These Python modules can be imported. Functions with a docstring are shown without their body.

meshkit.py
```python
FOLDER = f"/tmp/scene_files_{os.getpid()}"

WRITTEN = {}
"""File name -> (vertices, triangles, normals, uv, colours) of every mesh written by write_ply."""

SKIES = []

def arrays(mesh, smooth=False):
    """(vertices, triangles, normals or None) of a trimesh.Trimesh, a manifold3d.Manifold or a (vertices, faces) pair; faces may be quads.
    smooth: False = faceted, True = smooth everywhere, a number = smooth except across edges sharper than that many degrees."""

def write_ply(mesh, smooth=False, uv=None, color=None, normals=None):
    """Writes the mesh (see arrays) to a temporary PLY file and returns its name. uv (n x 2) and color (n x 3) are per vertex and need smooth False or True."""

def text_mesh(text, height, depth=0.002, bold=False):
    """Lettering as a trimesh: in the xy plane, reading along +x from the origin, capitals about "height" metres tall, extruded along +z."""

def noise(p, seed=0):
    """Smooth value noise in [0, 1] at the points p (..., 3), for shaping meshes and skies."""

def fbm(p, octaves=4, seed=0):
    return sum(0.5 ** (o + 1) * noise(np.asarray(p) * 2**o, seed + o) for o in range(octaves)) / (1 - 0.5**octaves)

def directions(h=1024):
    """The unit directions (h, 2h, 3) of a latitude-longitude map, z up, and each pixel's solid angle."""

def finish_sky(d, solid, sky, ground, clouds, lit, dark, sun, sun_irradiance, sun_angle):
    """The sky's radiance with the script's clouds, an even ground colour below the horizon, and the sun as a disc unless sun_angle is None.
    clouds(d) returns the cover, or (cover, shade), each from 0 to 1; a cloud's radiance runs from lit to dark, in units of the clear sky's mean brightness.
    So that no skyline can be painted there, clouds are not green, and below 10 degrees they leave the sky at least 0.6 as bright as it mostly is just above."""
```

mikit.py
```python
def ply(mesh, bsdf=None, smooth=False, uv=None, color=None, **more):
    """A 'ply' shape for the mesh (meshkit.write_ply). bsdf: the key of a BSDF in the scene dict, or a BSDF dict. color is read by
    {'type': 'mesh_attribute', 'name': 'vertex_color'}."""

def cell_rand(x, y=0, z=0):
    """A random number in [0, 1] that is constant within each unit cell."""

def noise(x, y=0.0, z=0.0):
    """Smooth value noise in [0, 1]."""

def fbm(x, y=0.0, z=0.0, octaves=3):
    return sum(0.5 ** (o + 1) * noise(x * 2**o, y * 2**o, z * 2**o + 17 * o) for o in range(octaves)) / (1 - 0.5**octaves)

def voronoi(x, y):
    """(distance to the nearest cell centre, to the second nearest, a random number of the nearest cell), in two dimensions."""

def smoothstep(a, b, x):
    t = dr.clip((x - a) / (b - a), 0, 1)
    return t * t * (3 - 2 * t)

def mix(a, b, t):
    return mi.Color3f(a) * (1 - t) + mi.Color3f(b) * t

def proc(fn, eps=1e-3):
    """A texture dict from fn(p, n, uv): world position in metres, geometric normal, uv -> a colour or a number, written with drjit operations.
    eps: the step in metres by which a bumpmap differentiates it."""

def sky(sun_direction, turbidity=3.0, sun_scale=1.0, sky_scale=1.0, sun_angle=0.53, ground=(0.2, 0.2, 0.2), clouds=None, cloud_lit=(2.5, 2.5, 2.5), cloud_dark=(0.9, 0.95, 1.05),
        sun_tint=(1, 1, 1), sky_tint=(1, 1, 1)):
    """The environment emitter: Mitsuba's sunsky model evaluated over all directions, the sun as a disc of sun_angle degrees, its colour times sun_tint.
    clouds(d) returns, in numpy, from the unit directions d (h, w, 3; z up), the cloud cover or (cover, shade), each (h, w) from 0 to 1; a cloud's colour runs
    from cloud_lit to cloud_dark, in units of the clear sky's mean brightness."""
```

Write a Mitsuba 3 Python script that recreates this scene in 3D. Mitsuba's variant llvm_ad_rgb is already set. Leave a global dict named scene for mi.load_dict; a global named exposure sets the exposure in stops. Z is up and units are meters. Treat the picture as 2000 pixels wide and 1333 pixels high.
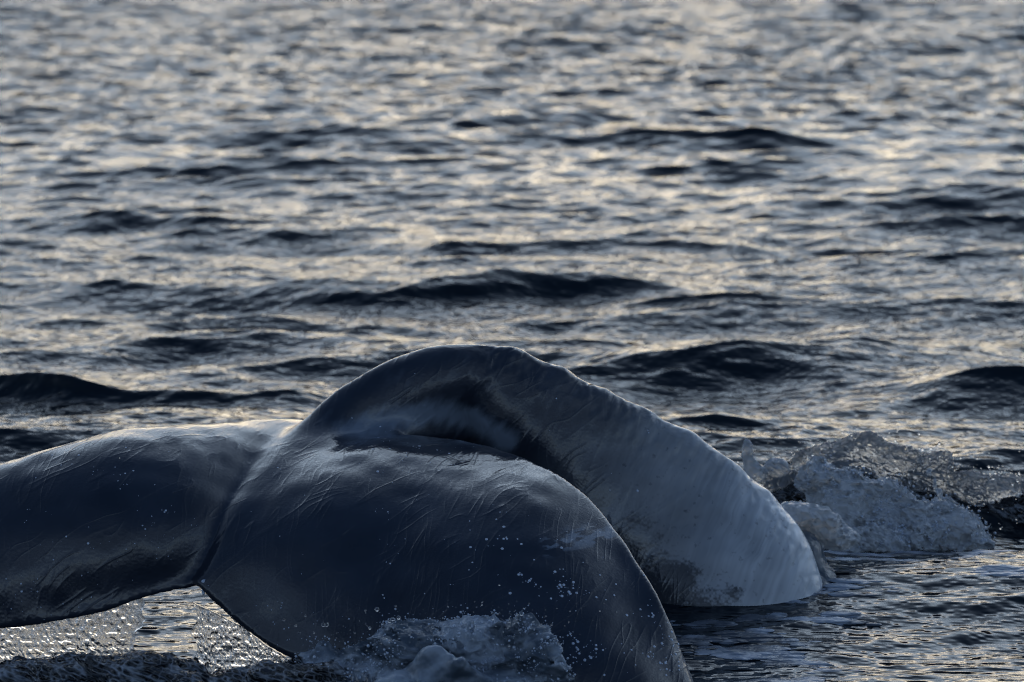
import math, random
import numpy as np, trimesh, mitsuba as mi, drjit as dr, mikit, meshkit
from scipy.spatial import cKDTree
from scipy.interpolate import RectBivariateSpline
from scipy import sparse, ndimage

T = mi.ScalarTransform4f
rng = np.random.default_rng(7)
scene, labels = {}, {}

# ------------------------------------------------------------------ camera, sky, exposure
CAM = (0.0, -15.0, 3.5)
PITCH = math.radians(8.36)
scene['camera'] = {'type': 'thinlens', 'fov': 16.26, 'fov_axis': 'x', 'near_clip': 0.1, 'far_clip': 20000.0,
                   'aperture_radius': 0.020, 'focus_distance': 15.0,
                   'to_world': T().look_at(origin=CAM, target=[0, -15 + math.cos(PITCH), 3.5 - math.sin(PITCH)], up=[0, 0, 1])}


def clouds(d):
    el = np.degrees(np.arcsin(np.clip(d[..., 2], -1, 1)))
    q = np.stack([d[..., 0] / (d[..., 2] + 0.15), d[..., 1] / (d[..., 2] + 0.15), 0 * d[..., 0]], -1)
    n = meshkit.fbm(q * np.array([0.9, 1.6, 1.0]) + 3.1, 5)
    m = np.clip((n - 0.38) / 0.22, 0, 1)
    high = (0.6 + 0.4 * m) * np.clip((el - 12) / 10, 0, 1)
    low = 0.94 * np.clip((7.5 - el + 7 * (n - 0.5)) / 4, 0, 1)
    glow = 1.25 * np.exp(-np.clip(el - 28, 0, 90) / 14) * np.clip(0.26 + 0.84 * d[..., 1], 0.14, 1)
    shade = np.where(el > 11, 1 - 0.85 * glow * (1.15 - 0.4 * m), 0.86 + 0.14 * (1 - m))
    return np.maximum(high, low), shade


scene['sky'] = mikit.sky((0.02, 1.0, 0.24), turbidity=3.0, sun_scale=0.0015, sun_angle=10.0, clouds=clouds, sky_tint=(1.0, 1.0, 1.22),
                         cloud_lit=(3.7, 4.7, 5.9), cloud_dark=(0.08, 0.19, 0.46))
exposure = 2.45

# ------------------------------------------------------------------ helpers


def add(key, mesh, bsdf, smooth=True, label=None, category=None, group=None, kind=None, **more):
    scene[key] = mikit.ply(mesh, bsdf, smooth=smooth, **more)
    info = {k: v for k, v in (('label', label), ('category', category), ('group', group), ('kind', kind)) if v}
    if info:
        labels[key] = info


def loft(ctrl, nu, nv):
    """A dense sheet of (x, y, z, radius) through a table of sections."""
    c = np.array(ctrl, float)
    u, v = np.arange(c.shape[0]), np.arange(c.shape[1])
    U, V = np.linspace(0, u[-1], nu), np.linspace(0, v[-1], nv)
    return np.stack([RectBivariateSpline(u, v, c[..., k], kx=3, ky=3, s=0)(U, V) for k in range(4)], -1)


class Sheet:
    """The union of the balls carried by a sheet, as a distance function."""

    def __init__(self, s):
        s = s.reshape(-1, 4)
        self.p, self.r = s[:, :3], np.maximum(s[:, 3], 0.012)
        self.R2 = self.r.max() ** 2
        self.tree = cKDTree(np.c_[self.p, np.sqrt(self.R2 - self.r ** 2)])

    def __call__(self, q):
        _, i = self.tree.query(np.c_[q, np.zeros(len(q))], workers=-1)
        return np.linalg.norm(q - self.p[i], axis=1) - self.r[i]


def surface(f, lo, hi, h, block=4):
    """Surface nets of f = 0, evaluated only in the blocks of the grid that the surface may cross."""
    lo, hi = np.array(lo, float), np.array(hi, float)
    big = 4
    nb = np.ceil((hi - lo) / (h * block * big)).astype(int) * big
    n = nb * block + 1
    bc = np.stack(np.meshgrid(*[np.arange(0, k, big) for k in nb], indexing='ij'), -1).reshape(-1, 3)
    w = block * big
    d = f(lo + (bc + big / 2) * block * h)
    grid = np.full(n, 1.0, np.float32)
    for b in bc[d < 0]:
        grid[b[0] * block:b[0] * block + w + 1, b[1] * block:b[1] * block + w + 1, b[2] * block:b[2] * block + w + 1] = -1
    o = np.stack(np.meshgrid(*[np.arange(big)] * 3, indexing='ij'), -1).reshape(-1, 3)
    bc = (bc[np.abs(d) < w * h * 1.1][:, None] + o).reshape(-1, 3)
    d = f(lo + (bc + 0.5) * block * h)
    for b, v in zip(bc, d):
        grid[b[0] * block:b[0] * block + block + 1, b[1] * block:b[1] * block + block + 1, b[2] * block:b[2] * block + block + 1] = np.sign(v)
    act = bc[np.abs(d) < block * h * 1.1]
    o = np.stack(np.meshgrid(*[np.arange(block + 1)] * 3, indexing='ij'), -1).reshape(-1, 3)
    idx = (act[:, None] * block + o).reshape(-1, 3)
    flat = np.unique(np.ravel_multi_index(idx.T, n))
    ijk = np.stack(np.unravel_index(flat, n), -1)
    grid.ravel()[flat] = f(lo + ijk * h)
    s = grid < 0
    m = s[:-1, :-1, :-1].astype(np.int8)
    tot = np.zeros_like(m)
    for a in (0, 1):
        for b in (0, 1):
            for c in (0, 1):
                tot += s[a:n[0] - 1 + a, b:n[1] - 1 + b, c:n[2] - 1 + c]
    cell = np.argwhere((tot > 0) & (tot < 8))
    vid = np.full(n - 1, -1, np.int32)
    vid[tuple(cell.T)] = np.arange(len(cell))
    acc, cnt = np.zeros((len(cell), 3)), np.zeros(len(cell))
    for ax in range(3):
        e = np.eye(3, dtype=int)[ax]
        others = [k for k in range(3) if k != ax]
        for a in (0, 1):
            for b in (0, 1):
                p0 = cell.copy()
                p0[:, others[0]] += a
                p0[:, others[1]] += b
                g0, g1 = grid[tuple(p0.T)], grid[tuple((p0 + e).T)]
                on = (g0 < 0) != (g1 < 0)
                t = np.where(on, g0 / np.where(on, g0 - g1, 1), 0)
                q = p0 + t[:, None] * e
                acc += np.where(on[:, None], q, 0)
                cnt += on
    V = lo + acc / cnt[:, None] * h
    F = []
    for ax in range(3):
        a, b = [(1, 2), (2, 0), (0, 1)][ax]
        sl0, sl1 = [slice(None)] * 3, [slice(None)] * 3
        sl0[ax], sl1[ax] = slice(0, -1), slice(1, None)
        g = np.argwhere(s[tuple(sl0)] != s[tuple(sl1)])
        g = g[(g[:, a] > 0) & (g[:, b] > 0) & (g[:, a] < n[a] - 1) & (g[:, b] < n[b] - 1)]
        ea, eb = np.eye(3, dtype=int)[a], np.eye(3, dtype=int)[b]
        q = np.stack([vid[tuple((g - ea - eb).T)], vid[tuple((g - eb).T)], vid[tuple(g.T)], vid[tuple((g - ea).T)]], 1)
        inside = s[tuple(g.T)]
        q[~inside] = q[~inside][:, ::-1]
        F.append(q)
    F = np.vstack(F)
    return V, np.vstack([F[:, [0, 1, 2]], F[:, [0, 2, 3]]])


def taubin(v, f, n=6, l=0.5, m=-0.53):
    e = np.vstack([f[:, [0, 1]], f[:, [1, 2]], f[:, [2, 0]]])
    A = sparse.coo_matrix((np.ones(2 * len(e)), (np.r_[e[:, 0], e[:, 1]], np.r_[e[:, 1], e[:, 0]])), shape=(len(v),) * 2).tocsr()
    A.data[:] = 1
    A = sparse.diags(1 / np.asarray(A.sum(1)).ravel()) @ A
    for k in range(n):
        for w in (l, m):
            v = v + w * (A @ v - v)
    return v


def smin(a, b, k):
    h = np.clip(0.5 + 0.5 * (b - a) / k, 0, 1)
    return b * (1 - h) + a * h - k * h * (1 - h)


def vnormals(v, f):
    return meshkit.arrays((v, f), True)[2]


def sstep(a, b, x):
    t = np.clip((x - a) / (b - a), 0, 1)
    return t * t * (3 - 2 * t)


# ------------------------------------------------------------------ materials
def flow(p, a=1.0):
    # coordinates of water running down over the skin: long along the flow, short across it
    along = p.x * -0.42 + p.y * -0.35 + p.z * -0.84
    s = p.x * 0.90 - p.y * 0.26 - p.z * 0.30
    t = (p.y * 0.8 - p.z * 0.5) * 0.22
    return along, s, t


def band(x, z, pts, w):
    """How near (x, z) is to a polyline, 1 on it and 0 past w."""
    d = mi.Float(9)
    for (x0, z0), (x1, z1) in zip(pts[:-1], pts[1:]):
        ux, uz = x1 - x0, z1 - z0
        t = dr.clip(((x - x0) * ux + (z - z0) * uz) / (ux * ux + uz * uz), 0, 1)
        d = dr.minimum(d, dr.sqrt(dr.square(x - x0 - t * ux) + dr.square(z - z0 - t * uz)))
    return mikit.smoothstep(w, 0.0, d)


RIDGE = [(q[0], q[2]) for q in ((-0.046,0.900,1.086), (0.318,0.950,0.938), (0.733,1.000,0.719), (1.013,1.000,0.518), (1.234,1.000,0.293), (1.374,0.950,-0.052))]
RUNOFF_SHEEN = [(q[0], q[2]) for q in ((-0.928,0.600,0.696), (-0.814,0.600,0.784), (-0.680,0.650,0.830), (-0.500,0.700,0.872), (-0.318,0.700,0.877), (-0.160,0.750,0.822), (-0.034,0.800,0.739))]
SMEAR = [(q[0], q[2]) for q in ((0.148,-0.500,0.525), (0.253,-0.500,0.538), (0.404,-0.400,0.526))]


def skin_bump(p, n, uv):
    l, s, t = flow(p)
    w = mikit.fbm(p.x * 2, p.y * 2, p.z * 2, 2) * 1.5
    a = mikit.noise(l * 2.5 + w, s * 18 + w, t * 18)
    b = mikit.noise(l * 7.0 + w * 2, s * 62 + w * 2, t * 60)
    def rill(l, s, k):
        m = mikit.noise(l * 11 + k, s * 9, k) * 1.1 + w * 1.5
        c = 1 - dr.abs(2 * mikit.noise(l * 3.6 + k, s * 34 + m, t * 30 + k) - 1)
        c = dr.square(dr.square(dr.square(c)))
        return c * mikit.smoothstep(0.42, 0.75, mikit.noise(l * 8 + k, s * 20, k + 5))
    c = rill(l, s, 2.0) + rill(l * 0.85 - s * 0.5, s * 0.85 + l * 0.5, 7.0) + 0.7 * rill(l * 0.9 + s * 0.4, s * 1.5 - l * 0.6, 12.0)
    e = mikit.noise(p.x * 110, p.y * 110, p.z * 110)
    g = mikit.noise(l * 22, s * 42 + w, p.y * 20) * band(p.x, p.z, RIDGE, 0.20) * mikit.smoothstep(0.5, 0.7, p.y)
    return 0.010 * g + 0.0013 * a + 0.0008 * b + 0.0014 * c + 0.0004 * e


def skin_color(p, n, uv):
    l, s, t = flow(p)
    pale = mikit.smoothstep(-0.25, 1.65, p.x - 0.3 * p.z + 0.5 * (mikit.fbm(p.x * 2.5, p.y * 2.5, p.z * 5, 3) - 0.5)) * mikit.smoothstep(0.3, 0.5, p.y)
    m = mikit.fbm(p.x * 6, p.y * 6, p.z * 6, 3)
    run = mikit.smoothstep(0.35, 0.75, mikit.fbm(l * 3.0 + m, s * 60 + 4 * m, t * 38, 4))
    dark = mikit.mix((0.008, 0.011, 0.018), (0.025, 0.033, 0.050), m)
    light = mikit.mix((0.26, 0.29, 0.32), (0.74, 0.78, 0.82), 0.82 * m + 0.18 * run)
    rag = mikit.fbm(p.x * 9 + 4, p.y * 9, p.z * 13, 6) + 0.25 * (mikit.noise(p.x * 120, p.y * 120, p.z * 90) - 0.5) - 0.5
    speck = mikit.smoothstep(0.64, 0.84, mikit.fbm(p.x * 50, p.y * 50, p.z * 34, 4)) * 0.6
    light = mikit.mix(light, (0.07, 0.08, 0.095), speck)
    blotch = 0.88 * mikit.smoothstep(0.21, 0.06, p.z + 0.62 * (p.x - 0.78) + 0.55 * rag)
    skin = mikit.mix(dark, mikit.mix(light, (0.012, 0.013, 0.016), blotch), pale)
    fringe = mikit.fbm(p.x * 30 - p.z * 22, p.x * 9 + p.z * 9, p.y * 8, 4)
    film = mikit.smoothstep(0.85, 1.30, p.x + 0.30 * p.z + 0.3 * (m - 0.5)) * mikit.smoothstep(0.3, 0.5, p.y)
    film = film * mikit.smoothstep(0.30, 0.72, mikit.fbm(l * 4.5 + 2 * m, s * 70 + 3 * m, t * 30, 4))
    skin = mikit.mix(skin, (0.72, 0.76, 0.80), 0.22 * film)  # white water streaks, with the edge's sky reflection put into their colour
    foam = mikit.smoothstep(0.0, 1.25, band(p.x, p.z, RUNOFF_SHEEN, 0.10) + 0.9 * (fringe - 0.5)) * mikit.smoothstep(0.35, 0.5, p.y)  # runoff water above the hollow, its wet sheen put into the colour
    foam += band(p.x, p.z, SMEAR, 0.05) * mikit.smoothstep(0.0, -0.2, p.y) * mikit.smoothstep(0.42, 0.62, mikit.fbm(p.x * 22, p.z * 75, 0, 4))
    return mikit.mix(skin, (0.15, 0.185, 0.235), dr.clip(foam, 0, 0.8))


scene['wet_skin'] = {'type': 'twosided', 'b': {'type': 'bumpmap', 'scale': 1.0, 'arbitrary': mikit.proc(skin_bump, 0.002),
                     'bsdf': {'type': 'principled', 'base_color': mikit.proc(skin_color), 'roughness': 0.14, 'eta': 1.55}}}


def sea_bump(p, n, uv):
    w = mikit.noise(p.x * 0.7, p.y * 0.7) * 2.0
    a = mikit.noise(p.x * 11 + w, p.y * 20, 0.0)
    b = mikit.noise(p.x * 33 + w * 3, p.y * 47, 3.0)
    near = mikit.smoothstep(30.0, 8.0, p.y)
    far = mikit.smoothstep(14.0, 34.0, p.y)
    f = mikit.noise(p.x * 2.9 + w, p.y * 5.0, 1.0) + 0.5 * mikit.noise(p.x * 6.1, p.y * 11.0 + w, 2.0)
    return near * (0.010 * a + 0.004 * b) + far * 0.038 * f


def sea_rough(p, n, uv):
    # far off, the ripples too small to be meshed spread the reflection
    return 0.08 + 0.15 * mikit.smoothstep(12.0, 60.0, p.y)


scene['sea_water'] = {'type': 'twosided', 'b': {'type': 'bumpmap', 'scale': 1.0, 'arbitrary': mikit.proc(sea_bump, 0.003),
                      'bsdf': {'type': 'principled', 'base_color': {'type': 'rgb', 'value': [0.005, 0.010, 0.015]}, 'roughness': mikit.proc(sea_rough), 'eta': 1.33}}}

# ------------------------------------------------------------------ the sea
def wave_set():
    r = np.random.default_rng(11)
    out = []
    for k in range(130):
        lam = 0.12 * (3.6 / 0.12) ** r.random()
        spread = 0.27 if lam > 0.8 else 0.50
        th = -math.pi / 2 + 0.15 + r.normal() * spread
        slope = 0.031 * r.uniform(0.5, 1.4) * (1.0 if lam < 0.3 else 0.92 if lam < 0.8 else 1.0)
        K = 2 * math.pi / lam
        out.append((K, math.cos(th), math.sin(th), slope / K, r.uniform(0, 2 * math.pi), lam))
    return out


WAVES = wave_set()
# crests that stand out: centre x, y, half length, half width, height, skew of the crest line
CRESTS = [(*(-0.373,10.911), 1.35, 0.30, 0.17, 0.05), (*(0.656,23.160), 2.9, 0.6, 0.17, 0.0), (*(-2.582,6.496), 1.25, 0.34, 0.29, 0.0),
          (*(1.358,10.445), 0.55, 0.25, 0.14, 0.0), (*(-2.936,15.494), 0.9, 0.35, 0.16, -0.1), (*(0.334,14.030), 1.4, 0.35, 0.15, -0.1),
          (*(1.305,8.161), 1.1, 0.25, 0.10, 0.0), (*(3.135,6.890), 0.4, 0.2, 0.07, 0.0), (*(0.959,5.049), 0.9, 0.2, 0.06, 0.0),
          (*(1.896,2.860), 0.62, 0.16, 0.27, 0.0), (*(2.783,3.065), 0.35, 0.16, 0.14, 0.0)]


def sea_at(x, y, sp):
    z = np.zeros_like(x)
    dx, dy = np.zeros_like(x), np.zeros_like(x)
    gust = 0.65 + 0.7 * meshkit.fbm(np.stack([x * 0.16, y * 0.1, 0 * x], -1), 3, 5)
    gust = gust * (0.80 + 0.5 * sstep(8.0, 30.0, y))
    swell = 1 - 0.38 * sstep(14.0, 40.0, y)
    calm = 1 - 0.72 * np.exp(-((x - 0.3) / 3.5) ** 2 - ((y - 0.2) / 2.2) ** 2)
    for K, c, s, A, ph, lam in WAVES:
        w = np.clip((lam / sp - 2) / 2, 0, 1)
        a = A * w * (gust if lam < 0.6 else swell) * (calm if lam > 0.5 else (0.5 + 0.5 * calm))
        th = K * (c * x + s * y) + ph
        z += a * np.cos(th)
        sn = np.sin(th) * a * 0.85
        dx -= c * sn
        dy -= s * sn
    for cx, cy, hl, hw, hh, skew in CRESTS:
        u = (x - cx) / hl
        v = (y - cy - skew * (x - cx) - 0.12 * hl * np.sin(u * 2.3 + cx)) / hw
        b = hh * 0.72 * (0.5 + 0.7 * meshkit.noise(np.stack([x * 2.0 + cx, 0 * x, 0 * x], -1), 3)) * np.exp(-u ** 4 * 0.6) * np.where(v < 0, np.exp(-np.abs(v) * 1.9), np.exp(-v * v * 0.35))
        z += b
        dy -= b * 0.7
    return z, dx, dy


def build_sea():
    r = np.concatenate([np.geomspace(0.4, 10.5, 30, endpoint=False), np.geomspace(10.5, 85, 1500, endpoint=False), np.geomspace(85, 6000, 90)])
    dth = 0.0009
    half = math.radians(11.8)
    front = np.arange(-half, half, dth)
    rest = np.linspace(half, 2 * math.pi - half, 160)
    th = np.concatenate([front, rest])[:-1]
    R, TH = np.meshgrid(r, th, indexing='ij')
    x, y = R * np.sin(TH), -15 + R * np.cos(TH)
    sp = np.maximum(np.gradient(r)[:, None], R * np.gradient(np.r_[th, th[0] + 2 * math.pi])[:-1][None])
    z, dx, dy = sea_at(x.ravel(), y.ravel(), sp.ravel())
    v = np.stack([x.ravel() + dx, y.ravel() + dy, z], 1)
    v = np.vstack([v, [[0, -15, 0]]])
    nr, nt = len(r), len(th)
    i, j = np.meshgrid(np.arange(nr - 1), np.arange(nt), indexing='ij')
    a, b = i * nt + j, i * nt + (j + 1) % nt
    q = np.stack([a, b, b + nt, a + nt], -1).reshape(-1, 4)
    f = np.vstack([q[:, [0, 2, 1]], q[:, [0, 3, 2]]])
    jj = np.arange(nt)
    f = np.vstack([f, np.stack([np.full(nt, nr * nt), (jj + 1) % nt, jj], 1)])
    add('sea', (v, f), 'sea_water', True, 'dark choppy evening sea all round the whale', kind='structure')


build_sea()

# ------------------------------------------------------------------ the whale
FLUKE = [[(-3.505,-0.350,0.303,0.020),(-3.497,-0.330,0.342,0.025),(-3.492,-0.300,0.379,0.030),(-3.477,-0.270,0.406,0.030),(-3.459,-0.250,0.424,0.030)],
[(-2.691,-0.500,0.173,0.018),(-2.672,-0.460,0.327,0.035),(-2.665,-0.360,0.468,0.050),(-2.666,-0.220,0.571,0.050),(-2.682,0.000,0.594,0.040)],
[(-2.118,-0.500,0.180,0.018),(-2.101,-0.450,0.346,0.045),(-2.089,-0.360,0.512,0.065),(-2.111,-0.180,0.662,0.070),(-2.130,0.050,0.724,0.050)],
[(-1.717,-0.480,0.245,0.018),(-1.699,-0.430,0.407,0.050),(-1.687,-0.320,0.601,0.085),(-1.670,-0.060,0.760,0.090),(-1.658,0.250,0.813,0.060)],
[(-1.489,-0.420,0.307,0.018),(-1.429,-0.360,0.436,0.050),(-1.365,-0.220,0.582,0.090),(-1.315,0.100,0.719,0.100),(-1.258,0.500,0.801,0.060)],
[(-1.338,-0.390,0.333,0.018),(-1.284,-0.310,0.425,0.045),(-1.212,-0.120,0.562,0.080),(-1.097,0.270,0.699,0.090),(-0.936,0.750,0.769,0.060)],
[(-1.279,-0.430,0.331,0.018),(-1.184,-0.360,0.436,0.045),(-1.066,-0.190,0.554,0.080),(-0.922,0.120,0.671,0.090),(-0.765,0.520,0.722,0.070)],
[(-1.106,-0.500,0.188,0.018),(-0.976,-0.460,0.327,0.050),(-0.832,-0.350,0.499,0.080),(-0.684,-0.050,0.659,0.090),(-0.505,0.470,0.742,0.070)],
[(-0.850,-0.650,0.068,0.018),(-0.672,-0.620,0.212,0.050),(-0.509,-0.460,0.413,0.075),(-0.357,-0.130,0.619,0.085),(-0.213,0.450,0.735,0.050)],
[(-0.456,-0.850,-0.011,0.018),(-0.312,-0.790,0.165,0.045),(-0.168,-0.640,0.366,0.070),(-0.032,-0.360,0.566,0.070),(0.092,0.100,0.724,0.033)],
[(-0.041,-1.000,-0.079,0.018),(0.062,-0.930,0.093,0.045),(0.145,-0.780,0.248,0.060),(0.221,-0.540,0.430,0.055),(0.339,-0.160,0.587,0.030)],
[(0.369,-1.050,-0.172,0.018),(0.401,-0.990,-0.061,0.035),(0.424,-0.880,0.081,0.045),(0.450,-0.680,0.225,0.040),(0.516,-0.440,0.387,0.027)],
[(0.700,-1.000,-0.291,0.018),(0.669,-0.970,-0.172,0.030),(0.642,-0.870,-0.081,0.035),(0.626,-0.750,0.049,0.033),(0.631,-0.600,0.196,0.026)],
[(0.870,-0.900,-0.318,0.018),(0.851,-0.870,-0.283,0.020),(0.832,-0.840,-0.227,0.025),(0.802,-0.800,-0.184,0.025),(0.776,-0.700,-0.156,0.025)]]
STOCK = [[(-1.170,-0.250,0.511,0.030),(-1.164,-0.250,0.505,0.030),(-1.155,-0.250,0.500,0.030),(-1.147,-0.250,0.496,0.030)],
[(-1.049,0.050,0.651,0.050),(-1.008,0.080,0.623,0.060),(-0.966,0.100,0.597,0.060),(-0.922,0.100,0.574,0.050)],
[(-0.927,0.400,0.782,0.050),(-0.872,0.420,0.740,0.090),(-0.818,0.450,0.700,0.100),(-0.762,0.450,0.666,0.070)],
[(-0.777,0.600,0.923,0.050),(-0.701,0.620,0.865,0.100),(-0.646,0.650,0.814,0.110),(-0.584,0.600,0.761,0.090)],
[(-0.483,0.750,1.072,0.050),(-0.444,0.750,1.005,0.110),(-0.415,0.750,0.936,0.110),(-0.383,0.740,0.792,0.070)],
[(-0.229,0.850,1.109,0.050),(-0.218,0.850,1.012,0.120),(-0.211,0.880,0.914,0.120),(-0.189,0.920,0.744,0.070)],
[(0.007,0.900,1.069,0.050),(-0.035,0.900,0.923,0.140),(-0.069,0.920,0.791,0.160),(-0.088,1.020,0.633,0.100)],
[(0.293,0.950,0.891,0.090),(0.243,0.950,0.727,0.170),(0.174,0.950,0.528,0.200),(0.116,0.950,0.351,0.120)],
[(0.701,1.000,0.674,0.095),(0.616,1.000,0.483,0.200),(0.499,0.950,0.280,0.240),(0.394,0.900,0.101,0.150)],
[(0.976,1.000,0.478,0.105),(0.873,1.000,0.317,0.220),(0.721,0.950,0.114,0.270),(0.580,0.900,-0.065,0.200)],
[(1.164,1.000,0.260,0.110),(1.092,0.950,0.126,0.240),(0.929,0.900,-0.065,0.300),(0.765,0.850,-0.267,0.250)],
[(1.245,0.950,0.029,0.120),(1.185,0.900,-0.136,0.250),(1.044,0.850,-0.314,0.300),(0.927,0.800,-0.516,0.250)],
[(1.378,0.950,-0.410,0.080),(1.259,0.900,-0.565,0.250),(1.117,0.850,-0.672,0.300),(0.975,0.800,-0.778,0.250)]]


def build_whale():
    fl, st = Sheet(loft(FLUKE, 420, 100)), Sheet(loft(STOCK, 300, 80))

    def f(q):
        k = 0.025 + 0.075 * sstep(-0.32, -0.6, q[:, 0])
        return smin(fl(q), st(q), k)

    v, t = surface(f, (-3.8, -1.3, -0.75), (2.1, 1.6, 1.45), 0.013)
    v = taubin(v, t, 5)
    # knuckles along the ridge of the stock and along the edge of the near lobe, and a slightly uneven hide
    d = 0.012 * (meshkit.fbm(v * [3.0, 3.0, 3.0], 3, 2) - 0.5) + 0.010 * (meshkit.noise(v * 9.0, 4) - 0.5)
    for kx, ky, kz, kr, kh in KNUCKLES:
        q = v - [kx, ky, kz]
        d += kh * np.exp(-(q ** 2).sum(1) / kr ** 2)
    v = v + vnormals(v, t) * d[:, None]
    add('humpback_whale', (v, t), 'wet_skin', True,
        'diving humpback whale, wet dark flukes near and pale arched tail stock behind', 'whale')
    return v, t


KNUCKLES = [(*(0.023,0.900,1.086), 0.07, 0.014), (*(0.230,0.930,1.016), 0.06, 0.014), (*(0.415,0.950,0.910), 0.05, 0.014), (*(0.614,1.000,0.813), 0.06, 0.010),
            (*(0.812,1.000,0.719), 0.06, 0.015), (*(1.022,1.000,0.573), 0.06, 0.010), (*(1.162,1.000,0.447), 0.05, 0.009),
            (*(0.280,0.050,0.629), 0.035, 0.014), (*(0.497,-0.300,0.390), 0.035, 0.012), (*(0.390,-0.100,0.503), 0.03, -0.008), (*(0.558,-0.400,0.281), 0.03, -0.008)]
WHALE_V, WHALE_F = build_whale()
WHALE_N = vnormals(WHALE_V, WHALE_F)

# ------------------------------------------------------------------ thrown water and foam
def froth_bump(p, n, uv):
    w = mikit.noise(p.x * 9, p.y * 9, p.z * 9) * 3
    a = 1 - dr.abs(2 * mikit.noise(p.x * 22 + w, p.y * 22, p.z * 40 + p.x * 20 + w) - 1)
    b = 1 - dr.abs(2 * mikit.noise(p.x * 60 + 5 + w, p.y * 60, p.z * 95 + p.x * 40) - 1)
    return 0.012 * a * a + 0.006 * b * b


def froth_color(p, n, uv):
    w = mikit.noise(p.x * 9, p.y * 9, p.z * 9) * 3
    a = mikit.fbm(p.x * 13, p.y * 13, p.z * 16, 3)
    c = 1 - dr.abs(2 * mikit.noise(p.x * 38 + 5 + w, p.y * 38, p.z * 60 + p.x * 25 + w) - 1)
    return mikit.mix((0.05, 0.065, 0.09), (0.42, 0.48, 0.56), mikit.smoothstep(0.30, 0.95, 0.6 * a + 0.55 * c * c))


def dark_froth_color(p, n, uv):
    a = mikit.fbm(p.x * 12, p.y * 12, p.z * 16, 4)
    c = 1 - dr.abs(2 * mikit.noise(p.x * 34 + 5 + 3 * a, p.y * 34, p.z * 60 + p.x * 20) - 1)
    return mikit.mix((0.006, 0.008, 0.011), (0.24, 0.27, 0.31), mikit.smoothstep(0.50, 0.95, 0.7 * a + 0.45 * c * c))


def soft_bump(p, n, uv):
    a = mikit.fbm(p.x * 20, p.y * 20, p.z * 20, 3)
    b = mikit.noise(p.x * 140, p.y * 140, p.z * 140)
    return 0.010 * a + 0.0012 * b


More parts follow.
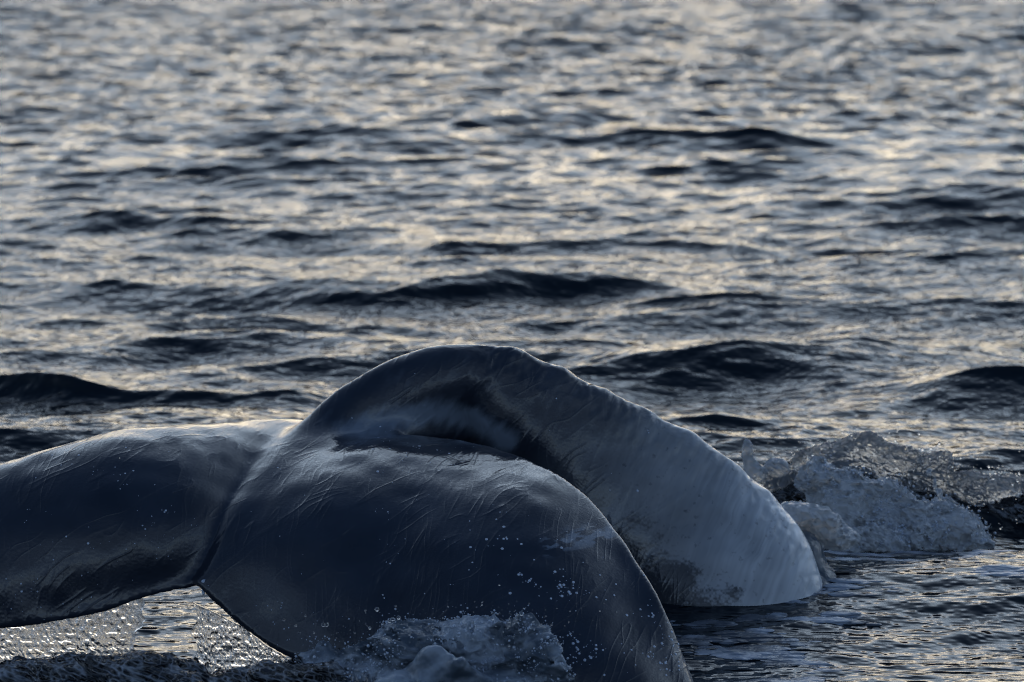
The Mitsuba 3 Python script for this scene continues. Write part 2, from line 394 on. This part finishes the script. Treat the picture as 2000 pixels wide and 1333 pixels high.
def thick_color(p, n, uv):
    a = mikit.fbm(p.x * 9, p.y * 9, p.z * 11, 4)
    return mikit.mix((0.12, 0.16, 0.21), (0.56, 0.64, 0.74), mikit.smoothstep(0.34, 0.66, a))


def soft_color(p, n, uv):
    a = mikit.fbm(p.x * 7, p.y * 7, p.z * 9, 4)
    return mikit.mix((0.035, 0.048, 0.068), (0.26, 0.31, 0.38), mikit.smoothstep(0.32, 0.68, a))


def wet(color, rough, bump=froth_bump, spec=0.5):
    return {'type': 'twosided', 'b': {'type': 'bumpmap', 'scale': 1.0, 'arbitrary': mikit.proc(bump, 0.002),
            'bsdf': {'type': 'principled', 'base_color': color, 'roughness': rough, 'specular': spec, 'clearcoat': 0.5, 'clearcoat_gloss': 0.95}}}




def watery(color, rough, trans):
    return {'type': 'bumpmap', 'scale': 1.0, 'arbitrary': mikit.proc(froth_bump, 0.002),
            'bsdf': {'type': 'principled', 'base_color': color, 'roughness': rough, 'spec_trans': trans, 'eta': 1.33}}


def glassy_color(p, n, uv):
    return mikit.mix((0.62, 0.68, 0.74), (0.92, 0.95, 0.98), mikit.fbm(p.x * 13, p.y * 13, p.z * 16, 3))


scene['froth'] = watery(mikit.proc(glassy_color), 0.12, 0.45)
scene['sheet_water'] = {'type': 'bumpmap', 'scale': 1.0, 'arbitrary': mikit.proc(soft_bump, 0.002),
                        'bsdf': {'type': 'principled', 'base_color': {'type': 'rgb', 'value': [0.14, 0.20, 0.27]}, 'roughness': 0.10, 'spec_trans': 0.7, 'eta': 1.33}}
scene['torn_water'] = watery(mikit.proc(glassy_color), 0.08, 0.85)
scene['soft_foam'] = wet(mikit.proc(soft_color), 0.3, soft_bump, 0.35)
scene['thick_foam'] = {'type': 'bumpmap', 'scale': 1.0, 'arbitrary': mikit.proc(soft_bump, 0.002), 'bsdf': {'type': 'principled', 'base_color': mikit.proc(thick_color), 'roughness': 0.2, 'spec_trans': 0.5, 'eta': 1.33}}
scene['dark_froth'] = wet(mikit.proc(dark_froth_color), 0.12)
scene['clear_water'] = {'type': 'dielectric', 'int_ior': 1.33, 'ext_ior': 1.0}
scene['white_fleck'] = {'type': 'principled', 'base_color': {'type': 'rgb', 'value': [0.40, 0.46, 0.55]}, 'roughness': 0.12, 'specular': 0.6}


def ridged(p, seed=0):
    return 1 - np.abs(2 * meshkit.noise(p, seed) - 1)


def lumps(balls, amp, freq, h, k=0.05, seed=0, fine=0.012, warp=0.0):
    """A closed mass of water: ellipsoids (x, y, z, rx, ry, rz) run together and torn by noise."""
    b = np.array(balls, float)

    def f(q0):
        d, q = None, q0 + warp * np.stack([meshkit.fbm(q0 * 5 + 11 * j, 2, seed + 20 + j) - 0.5 for j in range(3)], -1)
        for x in b:
            e = (q - x[:3]) / x[3:]
            r = np.linalg.norm(e, axis=1)
            di = (r - 1) * x[3:].min() * np.clip(r, 0.6, 1.6) ** 0
            d = di if d is None else smin(d, di, k)
        n = amp * (meshkit.fbm(q * freq, 3, seed) - 0.5) * 2 + fine * (ridged(q * freq * 3.1, seed + 5) - 0.5) + 0.5 * fine * (ridged(q * freq * 7, seed + 8) - 0.5)
        return d - n

    lo, hi = (b[:, :3] - b[:, 3:]).min(0) - 2 * amp - warp / 2, (b[:, :3] + b[:, 3:]).max(0) + 2 * amp + warp / 2
    v, t = surface(f, lo, hi, h)
    return taubin(v, t, 1), t


def mass(key, balls, bsdf, label, category, amp=0.05, freq=7.0, h=0.011, k=0.05, seed=0, fine=0.012, warp=0.0, **kw):
    v, t = lumps(balls, amp, freq, h, k, seed, fine, warp)
    add(key, (v, t), bsdf, True, label, category, **kw)
    return v, t


mass('breaking_wave', [(*(1.228,2.600,0.090), .18, .12, .08), (*(1.466,2.700,0.097), .18, .13, .11), (*(1.707,2.800,0.117), .19, .13, .14), (*(1.977,2.900,0.085), .22, .13, .12),
     (*(2.238,2.900,0.032), .20, .12, .09), (*(2.499,2.900,-0.008), .2, .12, .06), (*(2.758,2.900,0.058), .22, .12, .09)],
     'dark_froth', 'dark breaking wave with a torn glassy crest, rising behind the pale foam heap', 'wave', amp=0.04, freq=6, seed=3, fine=0.02, warp=0.1, h=0.011)
CREST = mass('breaking_wave__crest', [(*(1.384,2.650,0.211), .09, .08, .05), (*(1.593,2.700,0.280), .12, .09, .10), (*(1.751,2.750,0.310), .10, .09, .08), (*(1.937,2.800,0.262), .12, .09, .08),
     (*(2.145,2.800,0.209), .12, .09, .07), (*(2.327,2.800,0.130), .10, .08, .05), (*(2.521,2.800,0.130), .06, .06, .03)],
     'torn_water', 'torn translucent crest of the dark wave', None, amp=0.05, freq=8, seed=5, fine=0.035, warp=0.14, h=0.008)
DOME = mass('foam_dome', [(*(1.591,2.100,0.149), .13, .12, .15), (*(1.745,2.150,0.165), .16, .13, .16), (*(1.916,2.100,0.086), .18, .13, .12), (*(2.110,2.050,0.032), .17, .12, .07),
     (*(1.499,2.200,0.256), .06, .06, .06), (*(1.698,1.900,0.038), .15, .1, .05)],
     'froth', 'pale blue foam heap bursting up beside the tail stock', 'foam', amp=0.055, freq=9, seed=9, fine=0.045, warp=0.16, h=0.007)
mass('water_bulge', [(*(1.323,1.250,0.316), .10, .12, .05), (*(1.423,1.300,0.245), .09, .12, .055), (*(1.523,1.350,0.175), .07, .1, .045)],
     'froth', 'smooth streaked lobe of water pushed off the stock next to the foam heap', 'water', amp=0.025, freq=9, seed=2, fine=0.02, h=0.007, warp=0.06)
mass('water_sheet', [(*(1.329,1.120,0.114), .10, .15, .13), (*(1.390,1.100,-0.014), .14, .2, .07), (*(1.378,1.000,-0.044), .17, .26, .05), (*(1.537,1.200,-0.072), .30, .3, .03), (*(1.781,1.500,-0.076), .3, .3, .015)],
     'sheet_water', 'dark blue sheet of water sliding down the far end of the stock', 'water', amp=0.012, freq=4, seed=4, fine=0.004, k=0.12)
mass('splash_finger', [(*(1.149,2.300,0.429), .016, .016, .03), (*(1.160,2.300,0.365), .022, .02, .05), (*(1.193,2.300,0.301), .05, .04, .05), (*(1.297,2.350,0.318), .06, .05, .045)],
     'froth', 'thin finger of water with bubbles standing up behind the stock', 'splash', amp=0.012, freq=18, seed=6, fine=0.012, h=0.006, k=0.03)
mass('water_strand', [(*(2.011,2.000,0.364), .012, .012, .022), (*(2.039,2.000,0.307), .008, .008, .03), (*(2.065,2.000,0.249), .012, .012, .03), (*(2.091,2.000,0.194), .02, .02, .025)],
     'froth', 'thin falling strand of water right of the foam heap', 'splash', amp=0.004, freq=18, seed=6, fine=0.004, h=0.005, k=0.02)
HEAP = mass('foam_mass', [(*(-0.746,-0.850,0.074), .10, .09, .07), (*(-0.580,-0.850,0.116), .12, .10, .10), (*(-0.392,-0.880,0.140), .13, .10, .12), (*(-0.206,-0.900,0.174), .12, .10, .11),
     (*(-0.072,-0.920,0.204), .09, .08, .09), (*(0.041,-0.950,0.224), .09, .08, .08), (*(0.123,-1.000,0.173), .09, .08, .08), (*(-0.041,-1.000,0.068), .20, .10, .09), (*(0.154,-1.000,0.110), .09, .08, .09), (*(-0.494,-0.950,0.056), .25, .10, .07)],
     'thick_foam', 'lumpy blue grey foam heaped against the near fluke at the bottom', 'foam', amp=0.055, freq=8, seed=12, fine=0.038, warp=0.15, h=0.008)
mass('foam_fold', [(*(-0.274,-1.120,0.118), .08, .06, .08), (*(-0.203,-1.120,0.087), .12, .06, .06), (*(-0.407,-1.120,0.066), .12, .06, .04)],
     'thick_foam', 'smooth pale fold of foam in front of the foam heap, at the bottom edge', 'foam', amp=0.03, freq=6, seed=15, fine=0.012, warp=0.15)
mass('froth_wave', [(*(-2.132,-1.000,0.047), .25, .12, .09), (*(-1.845,-1.000,0.068), .22, .12, .10), (*(-1.578,-1.000,0.078), .16, .12, .09), (*(-1.374,-1.000,0.036), .18, .12, .07),
     (*(-1.169,-1.000,0.036), .16, .12, .07), (*(-0.943,-1.000,0.057), .16, .12, .08), (*(-0.779,-1.000,0.036), .12, .1, .07)],
     'dark_froth', 'dark frothing wavelet in the lower left corner under the falling water', 'wave', amp=0.06, freq=7, seed=21, fine=0.014, warp=0.1)


def curtain(key, tops, label, seed):
    """A thin sheet of water falling from the trailing edge of the fluke; tops = points of that edge."""
    tops = np.array(tops, float)
    n, m = 220, 80
    a = np.linspace(0, 1, n)
    src = np.r_[0, np.cumsum(np.linalg.norm(np.diff(tops, axis=0), axis=1))]
    tp = np.stack([np.interp(a * src[-1], src, tops[:, k]) for k in range(3)], 1)
    w = np.linspace(0, 1, m)
    P = np.repeat(tp[:, None], m, 1)
    drop = tp[:, 2] + 0.08
    P[..., 2] -= drop[:, None] * w
    P[..., 0] += 0.04 * (meshkit.noise(np.stack([P[..., 0] * 0 + 3, P[..., 2] * 9, 0 * P[..., 0]], -1), seed) - 0.5) * np.minimum(1, 6 * np.minimum(a, 1 - a))[:, None] * 0 + 0.03 * (meshkit.noise(np.stack([P[..., 0] * 0 + 3, P[..., 2] * 22, 0 * P[..., 0]], -1), seed) - 0.5)
    near = np.exp(-np.minimum(a, 1 - a) * 22)[:, None]
    P[..., 0] += 0.09 * near * (meshkit.fbm(np.stack([P[..., 0] * 0 + 8, P[..., 2] * 16, P[..., 0] * 4], -1), 3, seed + 6) - 0.5)
    q = P * [55, 55, 32]
    sway = 0.03 * (meshkit.noise(P * [6, 6, 2], seed + 1) - 0.5)
    edge = np.clip(np.minimum(a, 1 - a) * 25, 0, 1) ** 0.5
    th = (0.004 + 0.012 * ridged(q, seed + 2) ** 2 + 0.010 * ridged(q * 2.1, seed + 3) ** 3) * edge[:, None] + 0.0005
    F, B = P.copy(), P.copy()
    F[..., 1] += sway - th
    B[..., 1] += sway + 0.004 + 0.010 * ridged(q + 7, seed + 4) ** 2 * edge[:, None]
    v = np.vstack([F.reshape(-1, 3), B.reshape(-1, 3)])
    i, j = np.meshgrid(np.arange(n - 1), np.arange(m - 1), indexing='ij')
    f0 = np.stack([i * m + j, i * m + j + 1, (i + 1) * m + j + 1, (i + 1) * m + j], -1).reshape(-1, 4)
    ring = np.r_[np.arange(0, n * m, m), np.arange((n - 1) * m + 1, n * m), np.arange((n - 1) * m - 1, 0, -m), np.arange(m - 2, 0, -1)]
    r1 = np.roll(ring, -1)
    N = n * m
    side = np.stack([ring, r1, r1 + N, ring + N], 1)
    mesh = trimesh.Trimesh(v, np.vstack([f0[:, [0, 1, 2]], f0[:, [0, 2, 3]], f0[:, [0, 2, 1]] + N, f0[:, [0, 3, 2]] + N, side[:, [0, 1, 2]], side[:, [0, 2, 3]]]), process=False)
    mesh.fix_normals()
    add(key, mesh, 'clear_water', True, label, 'falling water', 'sheets of water falling from the fluke')


curtain('water_curtain', [(-2.441,-0.470,0.188), (-2.122,-0.470,0.210), (-1.911,-0.460,0.218), (-1.720,-0.450,0.260), (-1.542,-0.420,0.296)],
        'glittering sheet of water falling from the left lobe of the fluke', 31)
curtain('water_curtain_001', [(-1.328,-0.440,0.268), (-1.253,-0.460,0.229), (-1.124,-0.480,0.169), (-1.016,-0.520,0.098), (-0.930,-0.550,0.055)],
        'smaller glittering sheet of water draining off the notched edge of the near lobe', 37)


def beads(pos, rad, flat=None):
    """Many small drops in one mesh."""
    ico = trimesh.creation.icosphere(subdivisions=1)
    v = np.asarray(ico.vertices)[None] * np.asarray(rad)[:, None, None]
    if flat is not None:
        v = v - 0.55 * (v * flat[:, None]).sum(-1, keepdims=True) * flat[:, None]
    v = v + np.asarray(pos)[:, None]
    f = np.asarray(ico.faces)[None] + np.arange(len(pos))[:, None, None] * len(ico.vertices)
    return v.reshape(-1, 3), f.reshape(-1, 3)


def flecks():
    c = np.array(CAM)
    to = c - WHALE_V
    vis = (WHALE_N * to).sum(1) > 0
    w = vis * (0.15 + 3.0 * (meshkit.fbm(WHALE_V * 4.0, 3, 8) > 0.56))
    low = (WHALE_V[:, 1] < -0.3) & (WHALE_V[:, 0] > -0.3)
    w = w * np.where(low, 4.0, 1.0) * np.where(WHALE_V[:, 1] > 0.35, 0.12, 1.0) * (WHALE_V[:, 2] > -0.1)
    i = rng.choice(len(WHALE_V), 750, replace=False, p=w / w.sum())
    rad = np.where(low[i], rng.gamma(1.3, 0.0022, len(i)), rng.gamma(1.5, 0.0008, len(i))) + 0.0008
    add('humpback_whale__foam_fleck', beads(WHALE_V[i], np.minimum(rad, 0.0065), WHALE_N[i]), 'white_fleck', True, 'small white flecks of foam and barnacle on the dark skin', kind='stuff')


flecks()


def bubbles(key, mesh, n, reach, size, bsdf, label, seed):
    """Bubbles and drops clinging to, and thrown off, a mass of foam."""
    r = np.random.default_rng(seed)
    v, t = mesh
    nn = vnormals(v, t)
    w = np.clip(meshkit.fbm(v * 14, 3, seed) - 0.42, 0, 1) * (0.25 + np.clip(nn[:, 2] + 0.4, 0, 1)) * (v[:, 2] > 0.0)
    i = r.choice(len(v), n, replace=False, p=w / w.sum())
    out = r.exponential(reach, n) * (r.random(n) < 0.45)
    p = v[i] + nn[i] * out[:, None] + np.array([0, 0, 0.6]) * out[:, None]
    rad = np.minimum(r.gamma(1.6, size, n) + 0.0009, 0.007)
    add(key, beads(p, rad), bsdf, True, label, None, kind='stuff')


mass('humpback_whale__barnacle', [(*(-1.267,-0.425,0.354), .016, .010, .012), (*(-1.281,-0.435,0.321), .007, .008, .018)], 'white_fleck', 'pale worn tip of skin beside the notch of the fluke', None, amp=0.006, freq=40, seed=3, fine=0.004, h=0.004, k=0.02)
bubbles('foam_dome__bubble', DOME, 2200, 0.014, 0.0013, 'white_fleck', 'white bubbles over the foam heap', 41)
bubbles('breaking_wave__bubble', CREST, 1800, 0.018, 0.0012, 'clear_water', 'glassy drops along the torn crest', 42)
bubbles('foam_mass__bubble', HEAP, 2800, 0.014, 0.0010, 'white_fleck', 'bubbles over the foam heap', 43)


def spray():
    pos, rad = [], []
    for (x, y, z, sx, sy, sz, n, r) in SPRAY:
        pos.append(rng.normal(size=(n, 3)) * [sx, sy, sz] + [x, y, z])
        rad.append(rng.gamma(1.2, r, n) * rng.choice([0.7, 1.0, 2.2], n, p=[0.5, 0.35, 0.15]) + 0.0007)
    pos, rad = np.vstack(pos), np.concatenate(rad)
    keep = pos[:, 2] > 0.02
    add('spray_drops', beads(pos[keep], np.minimum(rad[keep], 0.009)), 'clear_water', True, 'small drops of spray thrown into the air around the whale', 'spray', kind='stuff')


SPRAY = [(*(-1.642,0.100,0.875), .5, .3, .25, 45, .0006), (*(1.787,2.600,0.363), .32, .15, .07, 130, .0009), (*(1.680,2.000,0.269), .25, .12, .12, 120, .0008),
         (*(2.027,2.000,0.143), .25, .12, .07, 90, .0008), (*(-1.789,-0.600,0.164), .35, .05, .08, 110, .0008), (*(-1.137,-0.600,0.142), .15, .05, .07, 70, .0008),
         (*(-0.368,-1.000,0.278), .30, .06, .05, 200, .0010), (*(0.000,-1.050,0.331), .12, .05, .05, 120, .0011), (*(1.406,2.300,0.353), .14, .08, .05, 70, .0009)]
spray()


def sea_foam():
    vs, fs, at = [], [], 0
    r = np.random.default_rng(5)
    for (x, y, L, wd, ang, n) in FOAM:
        pos = r.normal(size=(n, 2)) * [L, wd]
        ca, sa = math.cos(ang), math.sin(ang)
        px, py = x + pos[:, 0] * ca - pos[:, 1] * sa, y + pos[:, 0] * sa + pos[:, 1] * ca + 0.05 * np.sin(pos[:, 0] * 11 + x)
        rad = r.gamma(1.4, 0.0052, n) + 0.0016
        z, dx, dy = sea_at(px, py, 0.02)
        ico = trimesh.creation.icosphere(subdivisions=2)
        d = np.asarray(ico.vertices)
        v = d[None] * (rad[:, None] * (0.75 + 0.5 * meshkit.noise(d[None] * 1.7 + r.random((n, 1, 3)) * 50)))[..., None] * [2.6, 1.2, 0.35]
        v = v + np.stack([px + dx, py + dy, z - 0.003], 1)[:, None]
        vs.append(v.reshape(-1, 3))
        fs.append((np.asarray(ico.faces)[None] + np.arange(n)[:, None, None] * len(d)).reshape(-1, 3) + at)
        at += n * len(d)
    add('sea_foam', (np.vstack(vs), np.vstack(fs)), 'soft_foam', True, 'broken foam drifting on the dark water right of the whale', 'foam', kind='stuff')


FOAM = [(*(1.079,0.385), .22, .025, .12, 153), (*(1.473,0.768), .16, .05, .3, 136), (*(1.045,-0.104), .16, .05, -.5, 408), (*(1.185,-0.546), .16, .04, -.2, 340), (*(0.972,0.108), .14, .04, 0, 204), (*(1.458,0.355), .08, .03, 0, 102),
        (*(2.262,0.983), .07, .04, 0, 153), (*(1.956,1.781), .42, .02, 0.05, 442), (*(1.808,1.545), .25, .02, -.1, 204), (*(1.944,-0.723), .12, .03, 0, 136)]
sea_foam()
